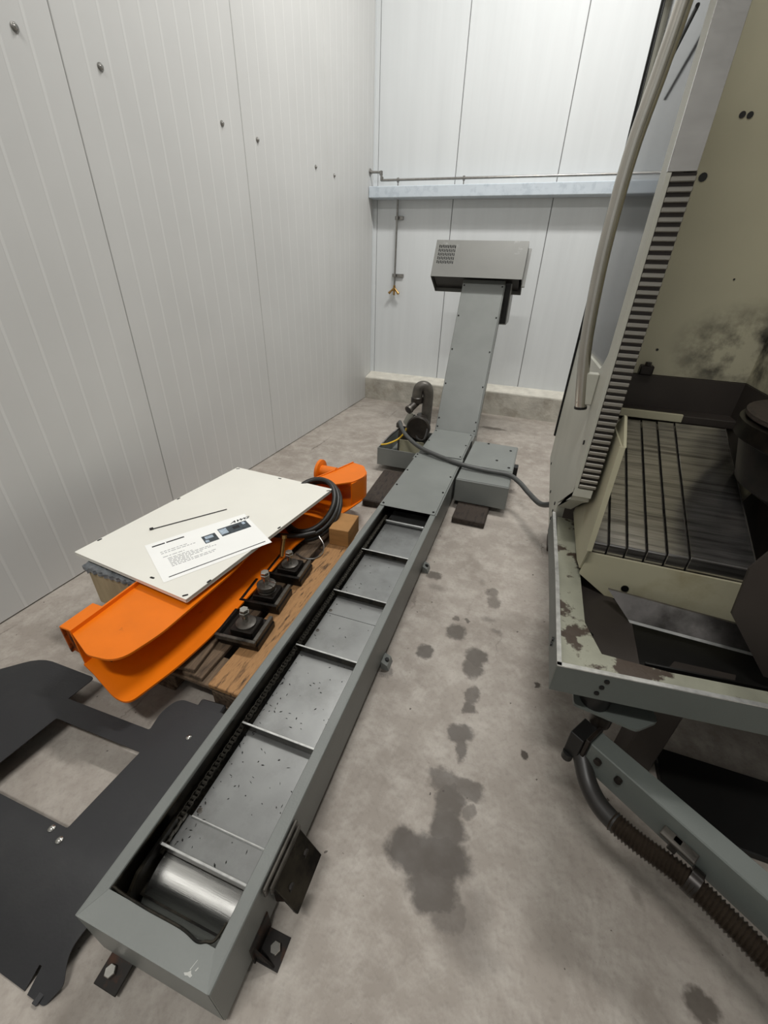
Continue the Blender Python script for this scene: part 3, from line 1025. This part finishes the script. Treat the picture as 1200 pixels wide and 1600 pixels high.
# ================================================================== CREAM PANEL
PZ = .405
pn = thing('cream_panel', 'large cream sheet metal panel lying across the orange beam', 'panel', (-1.49, 1.55, PZ))
corner = [(-1.175, .955), (-1.068, 2.10), (-1.808, 2.138), (-1.892, 1.022)]
obj('sheet', plate(fillet(corner, .006, 2), [], .004, lambda u, v, w: (u, v, PZ + w)), CREAM, pn)
for i in range(4):
    a, b = Vector(corner[i]), Vector(corner[(i + 1) % 4])
    d = (b - a).normalized()
    n = Vector((-d.y, d.x))
    a2, b2 = a + d * .006 + n * .004, b - d * .006 + n * .004
    obj('folded_edge', wall_strip([tuple(a2), tuple(b2)], .003, PZ - .022, PZ - .0045), CREAM, pn)
for x, y, a in ((-1.875, 1.141, 1.45), (-1.838, 1.626, 1.5), (-1.449, 2.10, 0), (-1.167, 1.085, 1.48), (-1.79, 2.119, .7), (-1.08, 2.069, .7), (-1.125, 1.579, 1.48), (-1.41, 1.012, 0), (-1.196, .975, .8)):
    bm = prism(fillet([(-.012, -.005), (.012, -.005), (.012, .005), (-.012, .005)], .005, 3), 'z', 0, .0006)
    o = obj('slot', bm, BLACK, pn, local=True)
    o.location = Vector((x, y, PZ)) - pn.location
    o.rotation_euler = (0, 0, a)

# information sheet
sh = thing('info_sheet', 'white printed information sheet lying on the cream panel', 'paper', (-1.36, 1.31, PZ + .0008))
A, B, D = Vector((-1.633, 1.184)), Vector((-1.38, 1.628)), Vector((-1.337, 1.003))
SU, SV = (B - A), (D - A)        # u along the long edge, v down the sheet


def sp(u, v, z=0.0):
    p = A + SU * u + SV * v
    return (p.x, p.y, PZ + .0008 + z)


def sheet_quad(pts, z0, z1):
    return prism([sp(u, v)[:2] for u, v in pts], 'z', PZ + .0008 + z0, PZ + .0008 + z1)


obj('paper', sheet_quad([(0, 0), (1, 0), (1, 1), (0, 1)], 0, .0005), PAPER, sh)


def ink(name, u0, u1, v0, v1, mat, z=.0005, h=.0003):
    return obj(name, sheet_quad([(u0, v0), (u1, v0), (u1, v1), (u0, v1)], z, z + h), mat, sh)


ink('header_bar', .05, .165, .085, .115, INK)
ink('header_bar', .178, .345, .085, .115, INK)
ink('footer_rule', .055, .955, .915, .932, INK)
ph = ink('printed_photo', .475, .61, .26, .47, PHOTO1)
ink('photo_detail', .50, .58, .29, .36, PHOTO2, .0008, .0002)
ink('photo_detail', .485, .52, .39, .45, PHOTO2, .0008, .0002)
ph = ink('printed_photo', .65, .955, .20, .43, PHOTO1)
ink('photo_detail', .655, .73, .23, .38, PHOTO2, .0008, .0002)
ink('photo_detail', .79, .86, .26, .34, INK, .0008, .0002)
ink('photo_detail', .90, .93, .22, .29, PHOTO2, .0008, .0002)
bm = bmesh.new()
rows = [(.30, .09, .33), (.345, .09, .40), (.44, .09, .28), (.50, .12, .34), (.535, .12, .50), (.57, .12, .55), (.605, .12, .42), (.64, .12, .30), (.675, .12, .52), (.71, .12, .50)]
for v, u0, u1 in rows:
    u = u0
    while u < u1:
        l = random.uniform(.012, .045)
        merge(bm, sheet_quad([(u, v), (min(u + l, u1), v), (min(u + l, u1), v + .012), (u, v + .012)], .0005, .0007))
        u += l + .009
stuff(obj('printed_text', bm, INKG, sh))
tc_ = bpy.data.curves.new('logo', 'FONT')
tc_.body = 'AWG'
tc_.size = .036
tc_.shear = .6
tc_.offset = .0012
tc_.align_x = 'CENTER'
to = bpy.data.objects.new('logo', tc_)
COL.objects.link(to)
bpy.context.view_layer.update()
me = bpy.data.meshes.new_from_object(to.evaluated_get(bpy.context.evaluated_depsgraph_get()))
bpy.data.objects.remove(to)
me.materials.append(INK)
lo = bpy.data.objects.new('logo', me)
COL.objects.link(lo)
lo.parent = sh
p = sp(.90, .165)
lo.location = Vector(p) + Vector((0, 0, .0007)) - sh.location
lo.rotation_euler = (0, 0, math.atan2(SU.y, SU.x))
lo.scale = (1.15, .8, 1)

tie = thing('cable_tie', 'black cable tie lying beside the printed sheet', 'cable tie', (-1.61, 1.47, PZ + .001))
obj('strap', xform(box(0, .385, -.0035, .0035, 0, .0025, .0006), Matrix.Translation((-1.715, 1.312, PZ + .001)) @ Matrix.Rotation(math.atan2(.327, .221), 4, 'Z')), BLACK, tie)
obj('tie_head', xform(box(-.012, .006, -.007, .007, 0, .008, .0015), Matrix.Translation((-1.715, 1.312, PZ + .0012)) @ Matrix.Rotation(math.atan2(.327, .221), 4, 'Z')), BLACK, tie)

# hose coil at the far right corner of the panel
hc = thing('hose_coil', 'coiled black rubber hose behind the cream panel corner', 'hose', (-1.10, 2.2, .21))
cc, uu, vv_ = Vector((-1.165, 2.0, .305)), Vector((1, 0, 0)), Vector((-.03, .88, .475))
for i, (r, off) in enumerate(((.165, 0.0), (.148, .030), (.172, -.030))):
    nrm = uu.cross(vv_).normalized()
    pts = [cc + nrm * off + (uu * math.cos(t) * r + vv_ * math.sin(t) * (r + .05)) for t in [2 * math.pi * k / 40 for k in range(40)]]
    obj('hose_loop', tube(pts, .0155, 10, closed=True), RUBBER, hc, smooth=True)
obj('hose_end', tube(smooth_path([(-1.06, 1.84, .235), (-1.12, 1.78, .235), (-1.20, 1.74, .235), (-1.30, 1.72, .235)], 5), .0155, 10), RUBBER, hc, smooth=True)
for t in (-1.05, -.85):
    p0 = cc + uu * math.cos(t) * .165 + vv_ * math.sin(t) * .215
    p1 = cc + uu * math.cos(t + .12) * .165 + vv_ * math.sin(t + .12) * .215
    obj('tape_band', tube([p0, p1], .0185, 10), BLACK, hc, smooth=True)
tag(obj('tie_wire', tube(smooth_path([(-1.03, 1.83, .222), (-.985, 1.80, .19), (-.975, 1.76, .16), (-1.0, 1.71, .149), (-1.06, 1.69, .149), (-1.12, 1.71, .151)], 6), .004, 6), PIPE, smooth=True), 'thin grey wire trailing from the hose coil onto the pallet', 'wire')
cock = thing('hose_fitting', 'small brass hose fitting above the rearmost levelling foot', 'fitting', (-1.135, 1.60, .21))
obj('fitting_body', tube([(-1.14, 1.63, .30), (-1.135, 1.60, .25), (-1.13, 1.58, .215)], .012, 10), BRASS, cock, smooth=True)
obj('fitting_nut', cyl((-1.14, 1.63, .30), (-1.142, 1.638, .318), .017, 6), BRASS, cock)

# ================================================================== LEVELLING FEET
ft_labels = ['greasy levelling foot nearest the near end of the pallet', 'middle levelling foot of the three on the pallet', 'rearmost levelling foot beside the hose fitting']


def foot(x, y, rz, label, k):
    t_ = thing('levelling_foot', label, 'levelling foot', (x, y, .1445), rz, 'levelling feet on the pallet')
    L = dict(parent=t_, local=True)
    obj('base_plate', box(-.095, .095, -.08, .08, 0, .036, .004), CAST, **L)
    fr = obj('tray_frame', box(-.105, .09, -.09, -.075, .037, .062, .002), CASTG if k == 0 else CAST, **L)
    obj('frame_bar', box(.072, .09, -.074, .08, .037, .062, .002), CASTG, **L)
    obj('frame_bar', box(-.105, -.09, -.074, .08, .037, .062, .002), CAST, **L)
    obj('wedge_block', box(-.055, .055, -.05, .055, .037, .070, .004), CAST, **L)
    obj('washer', lathe([(.045, 0), (.045, .008), (.036, .012), (.020, .013)], (0, 0, .0705), 24), CASTG, smooth=True, **L)
    if k == 1:
        obj('cup', lathe([(.040, 0), (.046, .006), (.046, .028), (.040, .030)], (0, 0, .0836), 24), CASTG, smooth=True, **L)
    z0 = .084 if k != 1 else .114
    bt = obj('stud', lathe([(.013, 0), (.013, .065), (.011, .069)], (0, 0, z0), 14), CHROME, smooth=True, **L)
    obj('nut', hexnut((0, 0, z0 + .040), .024, .018), CHROME, parent=bt, local=True)
    obj('nut', hexnut((0, 0, z0 + .060), .020, .012), CHROME, parent=bt, local=True)
    if k == 1:
        obj('set_screw', cyl((.02, 0, z0 + .02), (.06, -.01, z0 + .022), .004, 8), CHROME, parent=t_, local=True)


foot(-1.005, 1.085, .10, ft_labels[0], 0)
foot(-1.045, 1.31, .12, ft_labels[1], 1)
foot(-1.050, 1.535, .10, ft_labels[2], 2)

# ================================================================== BLACK GUARD SHEET
def gz(x, y):
    t_ = min(1, max(0, (.24 - y) / .25))
    z = .1 - .098 * (t_ ** 1.5)
    if x < -1.5:
        z -= .05 * min(1, (-1.5 - x) / .4) ** 2
    return max(z, .003)


outer = fillet([(-2.02, -.01), (-.905, -.01), (-.903, .035), (-.895, .035), (-.893, -.012), (-.835, -.012), (-.812, .03), (-.845, .075), (-.822, .16), (-.818, .745), (-1.085, .735), (-1.107, .665), (-1.090, .592), (-1.487, .577), (-1.478, .685), (-1.86, .690), (-2.02, .50)],
               [0, 0, 0, 0, 0, .01, .01, .03, .03, .0, .06, .03, .01, 0, .02, .14, .2])
win = [(-1.475, .253), (-1.072, .262), (-1.056, .517), (-1.450, .503)]
extra = [(-2.0 + .06 * i + .013 * (j % 2), .0 + .03 * j) for i in range(20) for j in range(25)]
gs = thing('guard_sheet', 'black bent sheet metal guard with square window lying on the floor', 'guard', (-1.3, .35, 0))
obj('sheet', plate(outer, [fillet(win, .006, 2)], .003, lambda u, v, w: (u, v, gz(u, v) + w), extra), GUARD, gs, smooth=True)
obj('hem_strip', xform(box(-.008, .008, -.04, .03, 0, .003, .001), Matrix.Translation((-.858, .022, .006))), GUARD, gs)
for x, y in ((-1.115, .245), (-1.065, .232), (-.935, .62)):
    obj('screw', lathe([(.010, 0), (.010, .002), (.006, .005), (.004, .006)], (x, y, gz(x, y)), 14), CHROME, gs, smooth=True)
for a, b in (((-1.475, .530), (-1.085, .545)),):
    obj('stiffening_rib', wall_strip([a, b], .003, .02, gz(*a) - .004), GUARD, gs)
obj('side_flange', wall_strip([(-.822, .18), (-.820, .735)], .003, .004, .096), GUARD, gs)
obj('side_flange', wall_strip([(-1.94, .30), (-1.80, .60)], .003, .004, .055), GUARD, gs)

# ================================================================== MACHINE
mc = thing('machining_centre', 'large grey machining centre with open door and steel way covers', 'machine', (1.0, 1.9, 0))


def mobj(name, bm, mat, parent=None, **k):
    return obj(name, bm, mat, parent or mc, **k)


def wallX(pts, x0, x1, holes=()):
    return plate(pts, holes, x1 - x0, lambda u, v, w: (x1 + w, u, v))


SX = .2
# left hand side with its window
sp_out = [(2.86, .55), (1.78, .57), (1.78, .745), (1.43, .965), (1.43, 2.75), (2.86, 2.75)]
sidep = mobj('side_panel', wallX(sp_out, SX, SX + .035, [fillet([(1.62, 1.34), (2.80, 1.28), (2.80, 2.62), (1.53, 2.62), (1.53, 1.40)], .02, 2)]), MPALE)
mobj('window_pane', box(SX + .012, SX + .018, 1.535, 2.79, 1.30, 2.61), GLASS, sidep)
mobj('edge_seal', box(SX - .012, SX + .03, 2.861, 2.885, .70, 2.75, .003), SCREW, sidep)
mobj('window_seal', box(SX - .004, SX - .0005, 2.795, 2.81, 1.30, 2.62), SCREW, sidep)
gsr = mobj('gas_strut', cyl((SX - .012, 2.20, 2.16), (SX - .012, 1.62, 2.175), .005, 8), SCREW, sidep)
for y, z in ((2.62, .60), (2.2, .60), (1.86, .62), (1.86, .66), (1.86, .70), (1.5, 1.12)):
    mobj('rivet', lathe([(.008, -.004), (.008, 0), (.006, .0)], (SX, y, z), 10, axis='x'), SCREW, sidep)
# grab handle
hp = smooth_path([(.169, 1.6, 1.215), (.148, 1.6, 1.33), (.13, 1.6, 1.459), (.118, 1.6, 1.677), (.123, 1.6, 1.897), (.142, 1.6, 2.056), (.155, 1.6, 2.179), (.172, 1.6, 2.40), (.18, 1.6, 2.6)], 6)
hd = mobj('door_handle', tube(hp, .0195, 16), HANDLE, smooth=True)
mobj('handle_cap', cyl((.169, 1.6, 1.215), (.170, 1.6, 1.207), .021, 16), SCREW, hd)
mobj('handle_bracket', box(.150, SX - .0005, 1.585, 1.615, 1.225, 1.33, .003), MPALE, hd)
# ribbed closing column
colm = mobj('door_post', box(SX + .036, SX + .064, 1.431, 1.50, .985, 2.75), MGREY)
mobj('post_facing', box(SX - .001, SX + .062, 1.419, 1.429, 1.83, 2.75, .001), MIRROR, colm)
mobj('post_lip', box(SX - .001, SX + .010, 1.419, 1.4295, .985, 1.829, .001), MPALE, colm)
mobj('rib_backing', box(SX + .0105, SX + .064, 1.425, 1.4295, .985, 1.829), DARKST, colm)
r0 = None
for k in range(42):
    z = .99 + k * .02
    if r0 is None:
        bm = box(SX + .0105, SX + .064, 1.414, 1.4245, 0, .011, .002)
        r0 = mobj('rib', bm, RIB, colm)
        r0.location.z = z
    else:
        copy_part(r0, colm, (0, 0, z))
mobj('post_foot', prism([(1.44, .93), (1.44, .985), (1.419, .985), (1.419, .955), (1.76, .735), (1.78, .745)], 'x', SX + .0005, SX + .058), MPALE)

# coolant tray around the base
TR = .70
tray_front = [(.213, .886), (.70, .941), (1.50, 1.03)]
bm = wall_strip([(.208, .8895), (.70, .945), (1.5, 1.034)], .010, .60, TR - .004)
tp = mobj('tray_front', bm, MGREY)
mobj('tray_rim', wall_strip([(.2075, .890), (.70, .9455), (1.5, 1.0345)], .013, TR - .0035, TR, ), EDGE, tp)
for dz in (.025, .05, .075):
    mobj('rivet', lathe([(.007, -.004), (.007, 0), (.004, .001)], (.345 - dz * .25, .8862 + .113 * (.345 - dz * .25 - .213), TR - dz), 10, axis='y'), SCREW, tp)
tl = mobj('tray_side', wall_strip([(.213, .886), (.208, 1.3), (.196, 1.778)], .010, .60, TR - .004), MGREY)
mobj('tray_rim', wall_strip([(.2135, .886), (.2085, 1.3), (.1965, 1.775)], .012, TR - .0035, TR), EDGE, tl)
for y, z in ((1.02, .66), (1.02, .64), (1.38, .66), (1.38, .64)):
    mobj('rivet', lathe([(.007, -.004), (.007, 0), (.004, 0)], (.205, y, z), 10, axis='x'), SCREW, tl)
mobj('tray_ledge', prism([(.210, .889), (.212, 1.76), (.285, 1.76), (.292, 1.10), (.330, .985), (.50, .985), (1.49, 1.095), (1.49, 1.042), (.72, .955)], 'z', TR - .022, TR - .014), TRAYP)
mobj('tray_flange', wall_strip([(.225, .905), (.72, .961), (1.5, 1.05)], .006, .585, .60), MGREY)
mobj('tray_underside', prism([(.22, .90), (.22, 1.75), (1.5, 1.75), (1.5, 1.045), (.72, .955)], 'z', .592, .598), DARKST)
# chute
mobj('chute_plate', plate([(.285, 1.10), (.288, 1.455), (.389, 1.355), (.452, 1.228), (.447, 1.000), (.324, .995)], [], .006, lambda u, v, w: (u, v, .640 + w)), DARKST)
bm = lathe([(.010, 0), (.010, .003), (.006, .006)], (.318, 1.105, .640), 10)
mobj('chute_bolt', bm, SCREW, smooth=True)
mobj('chute_wall', prism([(.446, 1.0), (1.48, 1.10), (1.48, 1.106), (.446, 1.006)], 'z', .602, .68), BLACK)
mobj('sump_floor', prism([(.448, 1.01), (1.48, 1.11), (1.48, 1.74), (.448, 1.74)], 'z', .600, .606), BLACK)
mobj('sump_sluice', prism([(.52, 1.05), (.70, 1.07), (.72, 1.12), (.56, 1.11)], 'z', .607, .618), DARKST)
RAILM = M('greasy_rail_steel', (128, 124, 122), 0.34, metal=0.85, var=0.3, scale=8, col2=(58, 54, 51), mask=(0.45, 0.7), mscale=6)


def rly(u, v, w):
    return (u, 1.215 + (v - .65) * .5 - w, v)


mobj('chute_rail', plate([(.362, .722), (.438, .648), (.80, .640), (1.45, .625), (1.45, .690), (.75, .706)], [], .008, rly), RAILM)
mobj('rail_edge', plate([(.438, .648), (.445, .640), (.80, .632), (1.45, .617), (1.45, .625), (.80, .640)], [], .012, rly), EDGE)
lip = mobj('apron', plate([(.285, .800), (.280, .708), (.382, .638), (1.30, .640), (1.30, .80)], [], .008, lambda u, v, w: (u, 1.325 - w, v)), BEIGE)
mobj('apron_bolt', lathe([(.012, -.004), (.012, 0), (.006, 0)], (.43, 1.3245, .690), 12, axis='y'), SCREW, lip)
mobj('apron_skirt', box(.40, 1.30, 1.335, 1.345, .607, .70), BLACK)
# way covers
D = Vector((.0, .928, .373)).normalized()
NRM = Vector((0, -D.y * 0 - .373, .928)).normalized()
xs_ = [.288, .340, .395, .453, .511, .574, .757]
LEN = .68
wv0 = None
for i in range(6):
    a, b = xs_[i] + .0025, xs_[i + 1] - .0025
    off = -.004 * (5 - i) * .6
    prof = [(1.338, .795 + off), (1.338, .846 + off), (1.341, .850 + off), (1.341 + D.y * LEN, .850 + off + D.z * LEN), (1.341 + D.y * LEN, .795 + off + D.z * LEN)]
    p = mobj('way_cover', prism(prof, 'x', a, b, bev=.0012), COVERS)
    mobj('cover_wiper', prism([(1.3375, .845 + off), (1.3375, .849 + off), (1.341, .8515 + off), (1.341 + D.y * LEN, .8515 + off + D.z * LEN), (1.341 + D.y * LEN, .849 + off + D.z * LEN), (1.342, .847 + off)], 'x', b - .0025, b - .0005), CASTG, p)
mobj('cover_bed', prism([(1.35, .70), (1.35, .83), (1.96, 1.07), (1.96, .70)], 'x', .295, .745), BLACK)
# beige side flap
mobj('side_flap', wallX([(1.80, .702), (1.524, 1.184), (1.316, 1.180), (1.294, .827), (1.335, .725), (1.416, .704)], .276, .281), BEIGE)
mobj('flap_lip', prism([(1.524, 1.185), (1.45, 1.240), (1.435, 1.240), (1.316, 1.181), (1.33, 1.170)], 'x', .2815, .2895), BEIGE)
mobj('flap_hem', prism([(1.290, .827), (1.312, 1.181), (1.320, 1.181), (1.298, .827)], 'x', .2705, .2865), BEIGE)
# interior
IY = 2.1
bwall = mobj('inner_wall', box(.24, 1.0, IY, IY + .02, 1.262, 2.74), BEIGEW)
for x, z, r in ((.41, 1.923, .013), (.464, 2.082, .009), (.486, 2.08, .009), (.45, 1.36, .005), (.62, 1.62, .003)):
    mobj('bolt_hole', lathe([(r, -.003), (r, 0)], (x, IY, z), 12, axis='y'), BLACK, bwall)
mobj('inner_wall_low', box(.24, 1.0, IY - .012, IY + .02, 1.06, 1.26), DARKST)
mobj('inner_sill', box(.26, .60, 1.985, 2.0, 1.103, 1.135, .002), BEIGE)
mobj('inner_sill', box(.60, .79, 1.992, 2.0, 1.10, 1.130, .002), DARKST)
mobj('sill_top', box(.26, .79, 1.998, IY - .013, 1.124, 1.130), DARKST)
mobj('inner_bracket', box(.405, .455, IY - .04, IY - .0005, 1.262, 1.30, .004), CAST)
mobj('bracket_nut', hexnut((.43, IY - .03, 1.30), .012, .014), CAST)
mobj('inner_side', box(.80, .82, 1.45, IY - .001, 1.262, 2.74), BEIGEW)
mobj('inner_side_low', box(.795, .82, 1.75, IY - .013, .90, 1.26), DARKST)
mobj('inner_gusset', prism([(1.72, .86), (1.60, 1.07), (1.76, 1.07)], 'x', .78, .79), BEIGE)
# rotary unit partly in view on the right
ru = mobj('rotary_unit', lathe([(.20, -.26), (.30, -.20), (.34, -.06), (.36, -.05), (.36, 0), (.34, .008)], (1.015, 1.60, 1.225), 48), CAST, smooth=True)
mobj('rotary_top', lathe([(.345, 0), (.35, .004), (.35, .016), (.34, .020)], (1.015, 1.60, 1.234), 48), WOODD, ru, smooth=True)
mobj('rotary_body', box(.80, 1.35, 1.30, 1.80, .70, 1.02, .02), CAST)
mobj('hanging_guard', plate([(.600, .985), (.625, 1.06), (.90, 1.20), (1.2, 1.2), (1.2, .66), (.765, .655), (.618, .838)], [], .008, lambda u, v, w: (u, 1.10 - w, v)), DARKST)
# rest of the housing
mobj('right_wall', box(1.60, 1.62, 1.0, 2.9, .60, 2.754), MPALE)
mobj('rear_wall', box(.24, 1.6, 2.862, 2.885, .55, 2.754), MPALE)
bs = mobj('pedestal', box(.80, 1.58, 1.62, 2.80, .0, .591, .01), DARKST)
mobj('dark_floor_slab', box(.72, 1.58, .985, 1.27, .0, .03, .004), BLACK)  # low black slab added to fill the dark area under the tray
mobj('pedestal_foot', box(.58, .68, 1.14, 1.25, .0, .591, .006), DARKST)
mobj('rear_foot', box(.30, .42, 2.55, 2.75, 0, .56, .006), DARKST)

# ================================================================== SWING ARM
arm = thing('swing_arm', 'grey square tube arm pivoting under the machine tray', 'arm', (.40, .88, .36))
P0, P1 = Vector((.345, .915, 0)), Vector((1.12, .375, 0))
d = (P1 - P0).normalized()
n = Vector((-d.y, d.x, 0))
AR = Matrix(((d.x, n.x, 0, P0.x), (d.y, n.y, 0, P0.y), (0, 0, 1, 0), (0, 0, 0, 1)))
ln = (P1 - P0).length
obj('tube', xform(box(0.035, ln, -.031, .031, .345, .45, .003), AR), MGREY, arm)
obj('end_cap', xform(box(.022, .0345, -.040, .040, .335, .462, .002), AR), CAST, arm)
for u in (.07, .13):
    obj('arm_bolt', xform(lathe([(.010, -.042), (.010, -.0315)], (u, 0, .415), 10, axis='y'), AR), CAST, arm)
kb_ = obj('lock_lever', xform(cyl((-.005, -.04, .36), (-.005, -.04, .335), .016, 14), AR), BLACK, arm, smooth=True)
obj('lever_arm', xform(box(-.020, .0215, -.045, .03, .361, .45, .002), AR), BLACK, kb_)
obj('pivot_plate', plate(fillet([(.295, .93), (.46, .905), (.52, .955), (.50, 1.06), (.36, 1.09), (.295, 1.03)], .01, 2), [], .01, lambda u, v, w: (u, v, .52 + w)), MGREY, arm)
obj('pivot_rail', box(.28, .53, .98, 1.03, .5905 - .03, .5905, .002), DARKST, arm)
obj('pivot_drum', lathe([(.040, 0), (.042, .004), (.042, .062), (.040, .066)], (.352, .965, .5205), 24), BLACK, arm, smooth=True)
obj('pivot_post', cyl((.385, .955, .45), (.385, .955, .51), .03, 16), CAST, arm, smooth=True)
# conduit under the arm
cpath = smooth_path([(.352, .885, .37), (.375, .82, .34), (.41, .765, .335), (.473, .715, .345), (.568, .668, .355), (.618, .636, .355), (.72, .56, .352), (.85, .46, .35), (1.0, .345, .35)], 26)
i0 = 62
cd = thing('corrugated_conduit', 'brown corrugated conduit clamped along the swing arm', 'conduit', (.6, .66, .34))
obj('sleeve', tube(cpath[:i0 + 6:3], .026, 14), RUBBER, cd, smooth=True)
# resample the rest finely for the rings
seg = cpath[i0:]
tot = [0]
for a, b in zip(seg, seg[1:]):
    tot.append(tot[-1] + (b - a).length)
pts = []
s_ = 0
step = .0022
j = 0
while s_ < tot[-1]:
    while tot[j + 1] < s_:
        j += 1
    t_ = (s_ - tot[j]) / (tot[j + 1] - tot[j])
    pts.append(seg[j].lerp(seg[j + 1], t_))
    s_ += step
CORR = M('corrugated_plastic', (56, 48, 40), 0.32, metal=0.3, var=0.2, scale=20)
obj('corrugated_tube', tube(pts, lambda i: (.0225, .0255, .0290, .0255)[i % 4], 14), CORR, cd, smooth=True)
cl_ = obj('conduit_clamp', tube([(.585, .667, .355), (.605, .654, .355)], .034, 14), CAST, cd, smooth=True)
obj('clamp_foot', xform(box(.255, .335, -.060, -.0315, .395, .405, .002), AR), CASTG, cl_)
obj('clamp_foot', xform(box(.28, .30, -.052, -.033, .36, .405, .002), AR), CASTG, cl_)
